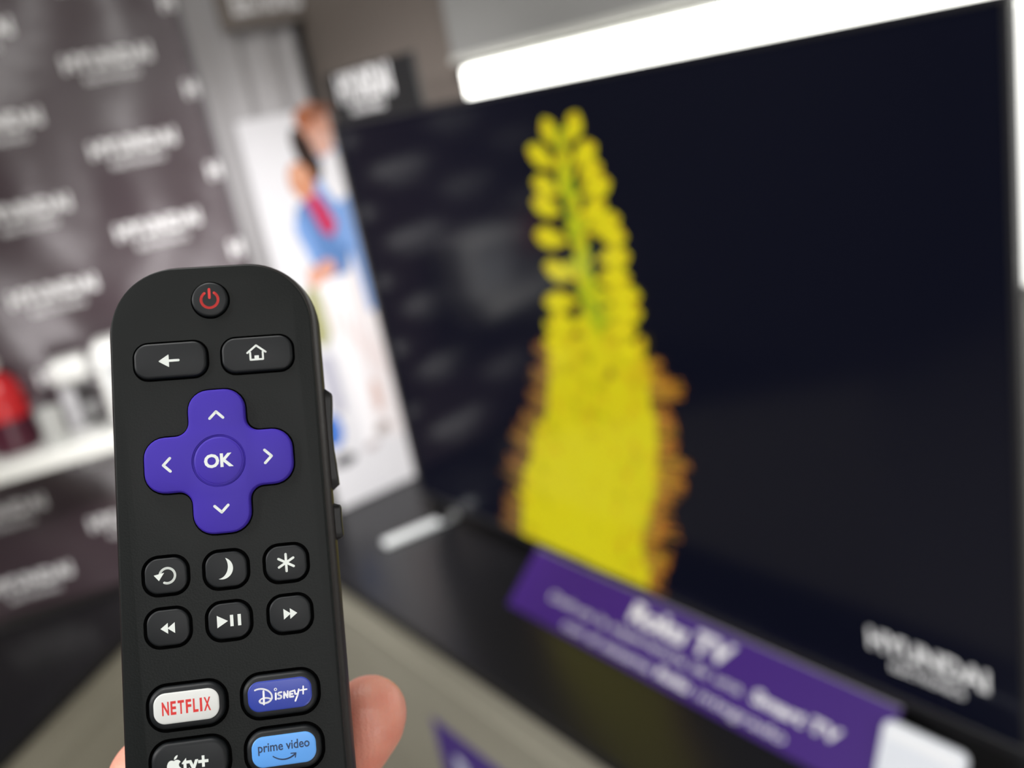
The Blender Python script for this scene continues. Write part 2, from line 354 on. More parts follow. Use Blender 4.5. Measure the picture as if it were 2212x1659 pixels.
MB().box(-.07, .045, -.054, -.049, .03, .13).build('door', mat('pale_glass_door', (.62, .65, .66), .08), t, bevel=.004)
MB().box(-.065, .04, -.066, -.058, .118, .124).box(-.06, -.055, -.06, -.05, .118, .124).box(.03, .035, -.06, -.05, .118, .124).build('handle', M_lg, t)
for sx in (-.07, .07):
    for sy in (-.04, .04): MB().box(sx-.008, sx+.008, sy-.008, sy+.008, 0, .008).build('foot', M_black, t)

# ------------------------------------------------------------ television
TW, TZ, TH = .6155, .970, .763
tv = empty('television', (0, 0, TZ), 'large flat television showing a yellow flower spike on a black screen', 'television')
MB().box(-TW, TW, .0, .009, 0, TH).build('back_plate', mat('black_metal', (.02, .02, .022), .35), tv, bevel=.0015)
MB().box(-.50, .53, .009, .055, .02, .48).build('rear_housing', M_black, tv, bevel=.012)
bz = MB(); b = .007
bz.box(-TW, TW, -.004, .0, TH-b, TH).box(-TW, TW, -.004, .0, 0, .013).box(-TW, -TW+b, -.004, .0, .013, TH-b).box(TW-b, TW, -.004, .0, .013, TH-b)
bz.build('bezel', mat('dark_bezel', (.018, .018, .02), .3), tv, bevel=.001)
M_scr = mat('screen_glass', (.003, .003, .005), .14, spec=.38, emis=(.08, .13, .50), estr=.012)
MB().add([(-TW+b, -.001, .013), (TW-b, -.001, .013), (TW-b, -.001, TH-b), (-TW+b, -.001, TH-b)], [(0, 1, 2, 3)]).build('screen', M_scr, tv)
for sx, nm in ((-.590, 'foot'), (.598, 'foot')):
    k = -1 if sx < 0 else 1
    f = MB(); P = [(sx, .055), (sx+k*.022, -.115)]
    d = Vector((P[1][0]-P[0][0], P[1][1]-P[0][1])).normalized(); n = Vector((-d.y, d.x))*.0125
    ring = lambda z, q: [(P[0][0]-n.x*q, P[0][1]-n.y*q, z), (P[1][0]-n.x*q, P[1][1]-n.y*q, z), (P[1][0]+n.x*q, P[1][1]+n.y*q, z), (P[0][0]+n.x*q, P[0][1]+n.y*q, z)]
    f.loft([ring(-.0695, 1), ring(-.056, .8)])
    f.build(nm, mat('brushed_silver', (.86, .90, .90), .3, metal=.25), tv, bevel=.004)
    MB().box(sx-.008, sx+.008, .008, .030, -.062, .03).build('leg_stem', M_black, tv)

# picture on the screen (flat shapes, light-emitting like the panel behind them)
fl = MB(); FK = [0]
YE = (.68, .61, .008); YO = (.62, .40, .010); OR = (.55, .17, .012); GR = (.22, .34, .010); YG = (.46, .52, .010); BR = (.26, .10, .03); DG = (.03, .06, .02)
def mixc(a, b, t): return tuple(x*(1-t)+y*t for x, y in zip(a, b))
ZB, ZT = TZ+.0135, TZ+TH-b
def clip_low(P):
    R = []
    for i in range(len(P)):
        a, q = P[i-1], P[i]
        if (a[1] >= ZB) != (q[1] >= ZB):
            t_ = (ZB-a[1])/(q[1]-a[1]); R.append((a[0]+(q[0]-a[0])*t_, ZB))
        if q[1] >= ZB: R.append(q)
    return R
def fp(P, col, step=.0000025):
    P = clip_low(P)
    if len(P) < 3: return
    FK[0] += 1; fl.add([(x, -.0011-FK[0]*step, z-TZ) for x, z in P], [tuple(range(len(P)))], col)
def petal(tip, base, wd, col, n=10, round_=.35):
    a, b_ = Vector(tip), Vector(base); d = a - b_; L = d.length; d.normalize(); nn = Vector((-d.y, d.x)); P = []
    for sgn in (1, -1):
        rng = range(n+1) if sgn == 1 else range(n, -1, -1)
        for i in rng:
            t_ = i/n; ww = wd/2 * math.sin(math.pi*min(1, t_**1.35))**.8 if 0 < t_ < 1 else 0
            p = b_ + d*(L*t_) + nn*(ww*sgn); P.append((p.x, p.y))
    fp(P, col)
def floret(tip, base, s=1):
    tip, base = Vector(tip), Vector(base); L = (tip-base).length; d = (tip-base)/L; n = Vector((-d.y, d.x))
    petal(tip, base, .034*s, mixc(YO, YE, .3+.3*random.random()))
    for k in (-1, 0, 1):
        tt = tip + n*k*.009*s - d*abs(k)*.006; petal(tt, base + d*.004, .020*s, mixc(YE, YO, .25*random.random()))
    petal(tip - d*.010*s, base + d*L*.35, .012*s, (.85, .74, .01))
    c = tip - d*.012*s + n*random.uniform(-.006, .006); fp([(c.x+.005*s*math.cos(a), c.y+.004*s*math.sin(a)) for a in [i*.63 for i in range(10)]], mixc(YO, OR, .4))
def line(a, b_, w0, w1, col):
    a, b_ = Vector(a), Vector(b_); d = (b_-a).normalized(); n = Vector((-d.y, d.x)); fp([tuple(a-n*w0/2), tuple(b_-n*w1/2), tuple(b_+n*w1/2), tuple(a+n*w0/2)], col)
STEM = [(.030,1.672),(.027,1.62),(.026,1.575),(.028,1.529),(.030,1.481),(.032,1.433),(.030,1.384),(.028,1.34)]
for i in range(len(STEM)-1): line(STEM[i], STEM[i+1], .016+.004*i, .020+.004*i, mixc(GR, YG, .5))
def stem_at(z):
    for a, b_ in zip(STEM, STEM[1:]):
        if b_[1] <= z <= a[1]: t_ = (a[1]-z)/(a[1]-b_[1]); return a[0]+(b_[0]-a[0])*t_
    return .028
for i in range(34):      # smaller florets lying behind and over the stem
    z = 1.665 - .0095*i; x = stem_at(z); wv = .018 + .030*(i/34)
    sd = random.choice((-1, 1)); dx = random.uniform(.2, 1)*wv*sd
    petal((x+dx*1.3, z+random.uniform(-.004, .012)), (x, z-.006), .018, mixc(YG, YE, random.random()))
FLO = [((-.05,1.652),(.01,1.621)),((-.004,1.689),(.014,1.648)),((.069,1.69),(.043,1.652)),((.094,1.647),(.039,1.624)),((.099,1.621),(.047,1.604)),((.111,1.599),(.046,1.586)),
 ((-.052,1.605),(.011,1.587)),((-.061,1.577),(.007,1.559)),((.096,1.573),(.036,1.547)),((.118,1.553),(.047,1.533)),((.125,1.527),(.06,1.533)),((-.069,1.528),(.008,1.519)),
 ((.126,1.503),(.057,1.494)),((-.06,1.483),(.008,1.466)),((.121,1.474),(.047,1.466)),((.135,1.449),(.056,1.447)),((-.069,1.427),(.007,1.434)),((.133,1.424),(.058,1.426)),
 ((-.072,1.387),(.005,1.397)),((.118,1.4),(.052,1.398)),((-.081,1.341),(.003,1.358))]
for a, b_ in FLO: floret(a, b_, .92)
for i in range(60):
    z = random.uniform(1.35, 1.655); x = stem_at(z)+random.uniform(-.017, .017)
    petal((x+random.uniform(-.014, .014), z+.014), (x, z), .009, random.choice((YE, YG, GR, YO, YG)))
for x, z in [(.001,1.600),(.048,1.577),(.005,1.562),(.058,1.505),(.046,1.485),(.006,1.452),(.000,1.418),(.048,1.425),(-.001,1.383)]:
    fp([(x+.0055*math.cos(a), z+.0075*math.sin(a)) for a in [i*.63 for i in range(10)]], DG)
LFT = [(-.068,1.405),(-.072,1.385),(-.086,1.315),(-.114,1.244),(-.142,1.204),(-.200,1.128),(-.236,1.055),(-.262,.975)]
RGT = [(.108,1.405),(.120,1.392),(.128,1.355),(.124,1.288),(.128,1.24),(.112,1.184),(.084,1.123),(.058,1.059),(.060,.97)]
FRL = [(-.095,1.395),(-.122,1.349),(-.169,1.264),(-.22,1.201),(-.268,1.135),(-.295,1.074),(-.322,.999),(-.325,.965)]
FRR = [(.105,1.42),(.184,1.36),(.188,1.299),(.18,1.255),(.174,1.224),(.180,1.188),(.169,1.158),(.142,1.114),(.137,1.086),(.115,1.052),(.095,1.0),(.09,.96)]
def at(Lst, z):
    for a, b_ in zip(Lst, Lst[1:]):
        if b_[1] <= z <= a[1]: t_ = (a[1]-z)/(a[1]-b_[1]+1e-9); return a[0]+(b_[0]-a[0])*t_
    return Lst[-1][0]
# stamens of the open flowers: fine hairs with orange anthers on both sides
for side, IN, OUT in ((-1, LFT, FRL), (1, RGT, FRR)):
    clumps = [1.35 - .39*(k + random.uniform(-.3, .3))/24 for k in range(25)]; reach = [random.uniform(.70, 1.08) for k in clumps]
    for i in range(400):
        k = random.randrange(25); z = clumps[k] + random.gauss(0, .0035)
        xi = at(IN, z) - side*.02; xo = at(OUT, z+.012); t_ = random.uniform(.5, 1.0)*reach[k]; xt = xi + (xo-xi)*t_
        zt = z + abs(xt-xi)*random.uniform(.05, .28)
        line((xi, z), (xt, zt), .0036, .0012, mixc(YO, BR, random.uniform(.25, 1)) if side > 0 else mixc(YO, (.16, .08, .04), random.uniform(.5, 1)))
        r = .0034*random.uniform(.6, 1.2); cc = mixc(OR, BR, random.uniform(.0, .9)) if side > 0 else mixc(OR, (.16, .07, .04), random.uniform(.45, 1))
        fp([(xt+r*math.cos(a), zt+r*.8*math.sin(a)) for a in [k*1.05 for k in range(6)]], cc)
zs = [1.378-.0117*i for i in range(36)]
fp([(at(LFT, z), z) for z in zs] + [(at(RGT, z), z) for z in reversed(zs)], mixc(YE, YO, .10))
for i in range(520):
    z = random.uniform(.98, 1.385); a, b_ = at(LFT, z), at(RGT, z); u = random.random(); x = a+(b_-a)*u
    edge = min(u, 1-u); col = mixc(YO, YE, .5*random.random()) if random.random() < .34-.5*edge else random.choice((mixc(YE, YO, .25*random.random()), mixc(YE, (.45, .40, .005), random.random())))
    if random.random() < .22*(z-1.1)/.3: col = mixc(YE, YO, .8)
    L = random.uniform(.012, .03); dx = (u-.5)*.9
    petal((x+L*dx, z+L*.6), (x-L*dx*.4, z-L*.3), L*.6, col)
for a, b_ in FLO[-6:] + [((-.088,1.365),(-.02,1.355)),((.128,1.375),(.05,1.365)),((-.06,1.405),(0,1.40))]: floret(a, b_, .85)
for i in range(70):
    z = random.uniform(.98, 1.22); a, b_ = at(LFT, z), at(RGT, z); x = a+(b_-a)*random.uniform(.2, .75); L = random.uniform(.03, .05)
    petal((x, z+L*.7), (x, z-L*.5), L*.8, mixc(YE, YO, .10*random.random()))
petal((.063, 1.338), (.045, 1.325), .014, (.25, .22, .01))
fl.build('flower_picture', mat('lit_screen_picture', (.004, .004, .004), .12, attr=True, emis_attr=.90), tv, colors=True)
lt = MB(); logo(lt, .503, 1.049, .142, lambda x, z: (x, -.0013, z-TZ), hk=.20, bold=.03)
lt.build('brand_lettering', mat('lit_white_lettering', (.5, .5, .5), .3, emis=(1, 1, 1), estr=.42), tv)

# black logo board standing on the top edge of the television
t = empty('topper_sign', (-.607, .004, TZ+TH), 'small black logo board standing on the top left corner of the television', 'sign')
MB().box(0, .308, -.004, .003, .0, .084).build('board', mat('black_card', (.012, .012, .013), .5), t, bevel=.001)
g = MB(); logo(g, .148, .055, .190, lambda x, z: (x-.012, -.0048, z), hk=.27, bold=.05); g.build('lettering', M_print, t)

# ------------------------------------------------------------ purple card, white card, front sticker
M_pur = mat('purple_card', (.048, .012, .175), .5, spec=.3)
def leaning(name, x0, x1, ybot, ytop, zbot, ztop, label, m, th=.003):
    """a card whose face leans back; local x right, y up the face, z out of it"""
    up = Vector((0, ytop-ybot, ztop-zbot)); L = up.length; up.normalize(); X = Vector((1, 0, 0)); N = X.cross(up)
    mw = Matrix(((X.x, up.x, N.x, x0), (X.y, up.y, N.y, ybot), (X.z, up.z, N.z, zbot), (0, 0, 0, 1)))
    return empty(name, None, label, 'card', mw=mw), x1-x0, L
t, W, L = leaning('purple_display_card', -.214, .474, -.094, -.009, .902, .972, 'wide purple card with white writing leaning on the television', M_pur)
MB().box(0, W, 0, L, -.003, 0).build('face', M_pur, t, bevel=.0008)
MB().box(0, W, L-.001, L+.001, -.004, .0008).build('top_edge', mat('grey_card_edge', (.35, .33, .38), .4), t)
M_wt = mat('white_card_print', (.85, .85, .88), .5)
def ctext(mb, body, x, y, wid, hei, bold=0, z=.0004):
    V, F = text_fit(body, wid, hei, bold); mb.add([(x+a, y+b_, z) for a, b_, c in V], F)
g = MB()
ctext(g, 'Roku TV', .355, .080, .195, .031, .045); ctext(g, 'Disfruta la experiencia de una', .287, .045, .40, .0165, .0); ctext(g, 'Smart TV', .570, .048, .130, .0175, .04)
ctext(g, 'con el sistema', .240, .017, .195, .0145, .0); ctext(g, 'Roku', .381, .018, .062, .0155, .04); ctext(g, 'integrado', .500, .015, .142, .0170, .0)
g.build('lettering', M_wt, t)
t, W, L = leaning('white_display_card', .482, .578, -.098, -.055, .902, .992, 'small blank white card with rounded corners right of the purple card', M_wp)
MB().loft([[(x, y, z) for x, y in rrect(W/2, L/2, .010, W/2, L/2)] for z in (-.006, .0)]).build('plate', mat('white_plastic_card', (.80, .84, .90), .35), t)
MB().box(.006, W-.006, L-.018, L-.006, .0, .0006).build('top_band', mat('bright_white_band', (.93, .95, .97), .3), t)
t = empty('purple_sticker', (-.330, -.2305, .58), 'purple sign with white writing on the beige counter front', 'sign')
MB().box(0, .34, -.0015, 0, -.02, .115).build('sheet', mat('dark_purple_print', (.075, .035, .26), .45), t)
g = MB(); V, F = text_fit('Roku', .20, .075, .03); g.add([(.155+x, -.0018, .025+y) for x, y, z in V], F); g.build('lettering', mat('pale_print', (.75, .78, .95), .5), t)

# ------------------------------------------------------------ remote control (millimetres, then scaled)
RM = Matrix(((0.456657, -0.294132, 0.839614, 0.837636), (0.87574, 0.314814, -0.366021, -0.771001), (-0.156664, 0.902429, 0.401345, 1.680513), (0, 0, 0, 1)))
rc = empty('remote_control', None, 'black remote control with purple cross pad held upright in a hand', 'remote control', mw=RM)
mm = .001
def S3(P): return [(x*mm, y*mm, z*mm) for x, y, z in P]
M_face = mat('soft_black_plastic', (.0048, .0064, .0060), .47, spec=.2, bump=(2600, .10, .0004))
M_shell = mat('brown_black_plastic', (.011, .008, .0075), .42, spec=.35, bump=(2600, .10, .0004))
M_key = mat('black_rubber_key', (.0055, .0072, .0085), .5, spec=.33)
M_sym = mat('pale_symbol_print', (.74, .79, .75), .5)
M_pad = mat('purple_rubber', (.046, .023, .35), .5, spec=.25)
M_red = mat('red_symbol_print', (.62, .022, .018), .5)
def taper(P): return [(x*(1 - y*.0004), y, z) for x, y, z in P]
def body_ring(d, z): return S3(taper([(x, y, z) for x, y in rrect(19.35, 69.0, 12.5, 0, -30.1, d, n=16)]))
top = MB().loft([body_ring(.9, -2.4), body_ring(.55, -2.4), body_ring(.05, -1.6), body_ring(0, -.55), body_ring(.10, -.22), body_ring(.30, -.05), body_ring(.55, 0)])
top = top.build('top_shell', M_face, rc)
back = MB().loft([body_ring(.35, -1.5), body_ring(.02, -1.62), body_ring(-.55, -2.3), body_ring(-1.0, -3.6), body_ring(-1.3, -5.6), body_ring(-1.3, -8.5), body_ring(-.6, -12), body_ring(1.2, -15.5), body_ring(4.2, -18.2), body_ring(8.5, -19.6), body_ring(12.5, -20)])
back = back.build('back_shell', M_shell, rc, smooth='auto', angle=1.0)

def plus(a=13.9, h=5.35, r1=3.9, r2=2.6):
    V = [(a,-h),(a,h),(h,h),(h,a),(-h,a),(-h,h),(-a,h),(-a,-h),(-h,-h),(-h,-a),(h,-a),(h,-h)]
    return round_poly(V, [r1, r1, r2, r1, r1, r2, r1, r1, r2, r1, r1, r2])
WELLS = []
def key(name, P, top_z, m=M_key, gap=.42, edge=.5, label=None, off=None, base=-2.0):
    off = off or (lambda d: offset(P, d))
    WELLS.append(off(-gap))
    prof = [(0, base), (0, top_z-edge), (edge*.12, top_z-edge*.5), (edge*.42, top_z-edge*.15), (edge, top_z)]
    o = MB().loft([S3([(x, y, z) for x, y in off(d)]) for d, z in prof]).build(name, m, rc, smooth='auto', angle=.9)
    if label: o['label'] = label
    return o
def rkey(name, cx, cy, hw, hh, r, top_z, **k):
    return key(name, None, top_z, off=lambda d: rrect(hw, hh, r, cx, cy, d, 10), **k)
def symbol(name, parent, pieces, m=M_sym, label=None):
    g = MB()
    for V, F in pieces: g.add(S3(V), F)
    o = g.build(name, m, parent)
    if label: o['label'] = label
    return o
def tx(body, cx, cy, wid, hei, z, bold=0, shear=0):
    V, F = text_fit(body, wid, hei, bold); return [([(cx+x+y*shear, cy+y, z) for x, y, q in V], F)]
def poly(P, z): return [([(x, y, z) for x, y in P], [tuple(range(len(P)))])]

pw = key('power_button', circle(3.45, 0, 31.9, 56), 1.0, gap=.3, edge=.45, label='round power button', off=lambda d: circle(3.45-d, 0, 31.9, 56))
z = 1.02
symbol('power_symbol', pw, stroke(arc(0, 31.8, 1.62, 125, 415, 30), .5, z) + stroke([(0, 33.9), (0, 32.2)], .5, z+.002), M_red, 'red power symbol')
bk = rkey('back_button', -8.05, 20.35, 6.75, 3.45, 2.6, 1.0, gap=.42)
symbol('arrow_symbol', bk, poly([(-10.2, 20.2), (-8.3, 21.45), (-8.3, 18.95)], z) + stroke([(-8.6, 20.2), (-6.5, 20.2)], .48, z+.002) + stroke([(-10.05, 20.2), (-8.4, 21.25), (-8.4, 19.15), (-10.05, 20.2)], .25, z+.003))
hm = rkey('home_button', 8.4, 20.35, 6.75, 3.45, 2.6, 1.0, gap=.42)
hx, hy = 8.3, 20.35
symbol('house_symbol', hm, stroke([(hx-1.75, hy+.25), (hx, hy+1.65), (hx+1.75, hy+.25)], .38, z) + stroke([(hx-1.2, hy+.3), (hx-1.2, hy-1.15), (hx+1.2, hy-1.15), (hx+1.2, hy+.3)], .36, z+.002) + poly([(hx-.42, hy-1.1), (hx+.42, hy-1.1), (hx+.42, hy-.35), (hx-.42, hy-.35)], z+.003))
pd = key('direction_pad', plus(), 1.25, m=M_pad, gap=.32, edge=.75, label='purple cross-shaped direction pad', base=-2.0)
ok = MB().loft([S3([(x, y, zz) for x, y in circle(r, 0, 0, 64)]) for r, zz in ((4.62, 1.0), (4.62, 1.12), (4.48, 1.28), (4.2, 1.36))]).build('ok_button', M_pad, rc, smooth='auto', angle=.9)
ok['label'] = 'round purple confirm button'
# shallow ring groove around the centre key
WR = MB().loft([S3([(x, y, zz) for x, y in circle(r, 0, 0, 64)]) for r, zz in ((5.0, 1.0), (5.0, 1.5))]).build('cutter', M_pad)
symbol('lettering', ok, tx('OK', 0, 0, 5.45, 2.7, 1.385, .035))
for nm, cx, cy, rot in (('up', 0, 8.85, 0), ('down', 0, -9.25, 180), ('left', -9.6, 0, 90), ('right', 9.25, 0, -90)):
    a = math.radians(rot); q = [(-1.25, -.6), (0, .65), (1.25, -.6)]
    q = [(cx+x*math.cos(a)-y*math.sin(a), cy+x*math.sin(a)+y*math.cos(a)) for x, y in q]
    symbol('arrow_symbol', pd, stroke(q, .52, 1.27))
ky = {}
for nm, cx, cy in (('replay_button', -11.05, -20.75), ('sleep_button', 0, -20.75), ('options_button', 11.2, -20.75), ('rewind_button', -11.1, -30.35), ('play_pause_button', 0, -30.35), ('fast_forward_button', 11.3, -30.35)):
    ky[nm] = rkey(nm, cx, cy, 3.85, 3.3, 2.5, .25, gap=.6, edge=.4)
z = .27
cx, cy = -11.05, -20.75
symbol('replay_symbol', ky['replay_button'], stroke(arc(cx+.3, cy+.0, 1.4, -115, 165, 26), .44, z) + poly([(cx-2.15, cy+.25), (cx-.25, cy+.6), (cx-1.25, cy-.85)], z+.002))
M1 = arc(-.2-.55, -20.45, 1.95, 62, -118, 22); M2 = arc(-.2-1.75, -20.05, 2.35, -62+8, 52-8, 18)
o1 = arc(-.75, -20.5, 2.05, 70, -110, 22); tip0, tip1 = o1[0], o1[-1]
inner = bez(tip1, (tip1[0]+1.5, tip1[1]+.15), (tip0[0]+1.0, tip0[1]-1.7), tip0, 16)
symbol('moon_symbol', ky['sleep_button'], [([(x, y, z) for x, y in (o1[i], o1[i+1], inner[16-int((i+1)*16/22)], inner[16-int(i*16/22)])], [(0, 1, 2, 3)]) for i in range(22)])
symbol('asterisk_symbol', ky['options_button'], sum([stroke([(11.2-1.6*math.cos(a), -20.65-1.6*math.sin(a)), (11.2+1.6*math.cos(a), -20.65+1.6*math.sin(a))], .46, z+.002*k) for k, a in enumerate((math.pi/2, math.pi/6, -math.pi/6))], []))
def tri(x0, y0, w_, h, z): return poly([(x0, y0-h), (x0+w_, y0), (x0, y0+h)] if w_ > 0 else [(x0, y0+h), (x0+w_, y0), (x0, y0-h)], z)
symbol('rewind_symbol', ky['rewind_button'], tri(-11.1, -30.45, -1.35, 1.0, z) + tri(-9.85, -30.45, -1.35, 1.0, z+.002))
symbol('play_pause_symbol', ky['play_pause_button'], tri(-2.2, -30.35, 2.0, 1.15, z) + poly([(.2,-31.4),(.8,-31.4),(.8,-29.3),(.2,-29.3)], z) + poly([(1.6,-31.4),(2.2,-31.4),(2.2,-29.3),(1.6,-29.3)], z))
symbol('fast_forward_symbol', ky['fast_forward_button'], tri(10.1, -30.3, 1.35, 1.0, z) + tri(11.3, -30.3, 1.35, 1.0, z+.002))

def app(name, cx, cy, cap_col, label):
    o = rkey(name, cx, cy, 6.85, 3.85, 3.2, 1.0, gap=.6, edge=.95, label=label)
    if cap_col:
        c = MB().loft([S3([(x, y, zz) for x, y in rrect(5.85, 2.75, 2.1, cx, cy+.05, d, 10)]) for d, zz in ((0, .9), (0, 1.06), (.12, 1.14), (.3, 1.17))]).build('coloured_cap', mat('cap_'+name, cap_col, .38), o, smooth='auto', angle=.9)
        return o, c
    return o, o
nf, nfc = app('streaming_button', -8.35, -44.85, (.66, .68, .66), 'streaming button with white cap and red letters')
def cond(body, x0, y0, wid, hei, z, bold): return tx(body, x0, y0, wid, hei, z, bold)
lets = 'NETFLIX'; X = -8.35-4.35; pcs = []
wds = [1.25, 1.0, 1.15, 1.0, .95, .42, 1.25]; tot = sum(wds)+.28*6; X = -8.35-tot/2
for ch, wd in zip(lets, wds):
    pcs += tx(ch, X+wd/2, -44.8, wd, 2.45, 1.18, .03); X += wd+.28
symbol('lettering', nfc, pcs, M_red, 'red capital letters')
dn, dnc = app('streaming_button', 8.55, -44.85, (.022, .045, .33), 'streaming button with dark blue cap and white script')
cx, cy = 8.55, -44.85; z = 1.18; q = []
q += stroke(bez((cx-4.5, cy+1.35), (cx-3.2, cy+1.9), (cx-1.2, cy+.9), (cx-1.5, cy-.4), 12), .30, z)          # bowl of the D
q += stroke(bez((cx-1.5, cy-.4), (cx-1.9, cy-1.5), (cx-3.9, cy-1.3), (cx-3.75, cy-.65), 10), .36, z+.001)
q += stroke(bez((cx-3.75, cy-.65), (cx-3.4, cy-.05), (cx-2.2, cy-.2), (cx-1.7, cy-.55), 8), .28, z+.002)
q += stroke([(cx-2.95, cy+1.0), (cx-3.0, cy-1.35)], .36, z+.003)
q += stroke([(cx-.75, cy+.35), (cx-.8, cy-.75)], .34, z); q += stroke(arc(cx-.75, cy+1.05, .22, 0, 360, 10), .16, z)
q += stroke(bez((cx+.3, cy+.45), (cx-.6, cy+.45), (cx-.4, cy-.05), (cx+.0, cy-.1), 6) + bez((cx+.0, cy-.1), (cx+.5, cy-.3), (cx+.2, cy-.8), (cx-.4, cy-.65), 6), .32, z)
q += stroke([(cx+.72, cy-.7), (cx+.78, cy+.4), (cx+1.35, cy-.65), (cx+1.45, cy+.45)], .32, z)
q += stroke([(cx+2.45, cy+.42), (cx+1.85, cy+.3), (cx+1.8, cy-.1), (cx+2.3, cy-.12)], .30, z) + stroke([(cx+1.8, cy-.1), (cx+1.8, cy-.6), (cx+2.4, cy-.6)], .36, z+.001)
q += stroke([(cx+2.7, cy+.45), (cx+2.8, cy-.2), (cx+3.3, cy-.25)], .32, z) + stroke([(cx+3.5, cy+.55), (cx+3.2, cy-.5), (cx+2.75, cy-1.45)], .32, z+.001)
q += stroke([(cx+4.35, cy+1.0), (cx+4.25, cy-.35)], .28, z) + stroke([(cx+3.65, cy+.35), (cx+4.95, cy+.4)], .28, z+.001)
symbol('script_lettering', dnc, q, mat('white_print_small', (.85, .87, .9), .5), 'white script lettering')
ap, apc = app('streaming_button', -8.35, -54.85, None, 'plain black streaming button with white fruit mark')
cx, cy = -11.1, -55.2; z = 1.02
A = bez((0, 1.02), (.45, 1.35), (1.05, 1.2), (1.25, .75), 6)[:-1] + bez((1.25, .75), (.75, .45), (.8, -.15), (1.35, -.4), 6)[:-1] + bez((1.35, -.4), (1.1, -1.1), (.7, -1.6), (.35, -1.45), 6)[:-1] + bez((.35, -1.45), (.1, -1.3), (-.15, -1.3), (-.4, -1.45), 5)[:-1] + bez((-.4, -1.45), (-1.0, -1.6), (-1.5, -.3), (-1.25, .45), 7)[:-1] + bez((-1.25, .45), (-1.0, 1.25), (-.4, 1.3), (0, 1.02), 6)[:-1]
q = [([(cx+x*.95, cy+y*.95, z) for x, y in A], [tuple(range(len(A)))][:1])]
q[0] = (q[0][0], [tuple(range(len(A)))])
leaf = bez((.05, 1.25), (.05, 1.7), (.35, 2.0), (.75, 2.05), 6)[:-1] + bez((.75, 2.05), (.75, 1.6), (.45, 1.3), (.05, 1.25), 6)[:-1]
q += [([(cx+x*.95, cy+y*.95, z) for x, y in leaf], [tuple(range(len(leaf)))])]
q += tx('tv+', -7.35, -55.15, 4.7, 2.5, z, .03)
symbol('lettering', apc, q, M_sym, 'white fruit mark and small letters')
pr, prc = app('streaming_button', 8.65, -54.85, (.10, .34, .80), 'streaming button with light blue cap and dark letters')
z = 1.18; M_navy = mat('navy_print', (.012, .035, .10), .5)
q = tx('prime video', 8.65, -54.25, 9.4, 2.15, z, .016)
sm = bez((6.6, -55.75), (7.9, -56.75), (9.3, -56.75), (10.55, -55.85), 12); q += stroke(sm, .2, z+.001, .3) + stroke([(9.85, -55.62), (10.75, -55.65), (10.6, -56.4)], .2, z+.002)
symbol('lettering', prc, q, M_navy, 'dark navy lettering with a smile arrow')
gap_sheet = MB()  # black sheet in the wells, paints the shade of the key gaps
for P in WELLS: gap_sheet.add(S3([(x, y, -.7) for x, y in P]), [tuple(range(len(P)))])
gap_sheet.build('gap_shade_sheet', mat('gap_shade_black', (.001, .001, .001), .9, spec=.05), rc)['label'] = 'black sheet painting the shade in the gaps around the keys'
# side keys
M_side = mat('side_key_rubber', (.008, .008, .008), .42, spec=.25)
def side_key(name, y0, y1, saddle, label):
    n = 16; rings = []
    for i in range(n+1):
        u = i/n; y = y0 + (y1-y0)*u; e = min(u, 1-u)*(abs(y1-y0))
        h = 1.55*math.sqrt(max(0, 1-(1-min(1, e/.9))**2)) - saddle*math.sin(math.pi*u)**2
        hz = 2.7 - .8*(1-min(1, e/1.2))**2
        xw = 20.45*(1-y*.0004)
        rings.append(S3([(xw-1.2, y, -8.2-hz), (xw+h*.85, y, -8.2-hz), (xw+h, y, -8.2-hz+.5), (xw+h, y, -8.2+hz-.5), (xw+h*.85, y, -8.2+hz), (xw-1.2, y, -8.2+hz)]))
    o = MB().loft(rings).build(name, M_side, rc, smooth='auto', angle=.7); o['label'] = label; return o
vk = side_key('volume_rocker', 13.6, -7.6, .55, 'long volume rocker on the right side')
mk = side_key('mute_button', -10.0, -17.6, .1, 'short mute button on the right side')

# carve the wells, the dish and the groove with booleans, then keep the plain meshes
cut = MB()
for P in WELLS: cut.loft([S3([(x, y, -2.05) for x, y in P]), S3([(x, y, 3) for x, y in P])])
cut = cut.build('cutter', M_face)
dish = MB(); Rr = 272.; n = 96
dish.loft([S3([(x, y, -.5 + r*r/(2*Rr)) for x, y in circle(r, 0, 0, n)]) for r in (.5, 3, 6, 9, 12, 14, 15.5, 16.5, 18.5)] + [S3([(x, y, 2) for x, y in circle(18.5, 0, 0, n)])])
dish = dish.build('cutter', M_face)
gr = MB()
gr.loft([S3([(x, y, zz) for x, y in circle(r, 0, 0, 64)]) for r, zz in ((5.15, 1.6), (5.0, 1.0), (4.8, .95), (4.65, 1.0), (4.6, 1.6))], cap0=False, cap1=False)
k = len(gr.v)
gr.f += [(64*4+i, 64*4+(i+1) % 64, (i+1) % 64, i) for i in range(64)]; gr.c += [(1, 1, 1)]*64
gr = gr.build('cutter', M_pad)
def bake(o, cutters):
    for c in cutters:
        m = o.modifiers.new('b', 'BOOLEAN'); m.object = c; m.operation = 'DIFFERENCE'; m.solver = 'EXACT'
    dg = bpy.context.evaluated_depsgraph_get(); me = bpy.data.meshes.new_from_object(o.evaluated_get(dg))
    o.modifiers.clear(); old = o.data; o.data = me; me.name = o.name
    for p in me.polygons: p.use_smooth = True
    me.set_sharp_from_angle(angle=.5)
def fix(o):
    bm = bmesh.new(); bm.from_mesh(o.data); bmesh.ops.recalc_face_normals(bm, faces=bm.faces); bm.to_mesh(o.data); bm.free()
for c in (cut, dish, gr, top, pd): fix(c)
for c in (cut, dish, gr): c.matrix_world = RM
bake(top, [dish, cut]); bake(pd, [gr])
for c in (cut, dish, gr, WR): bpy.data.objects.remove(c)

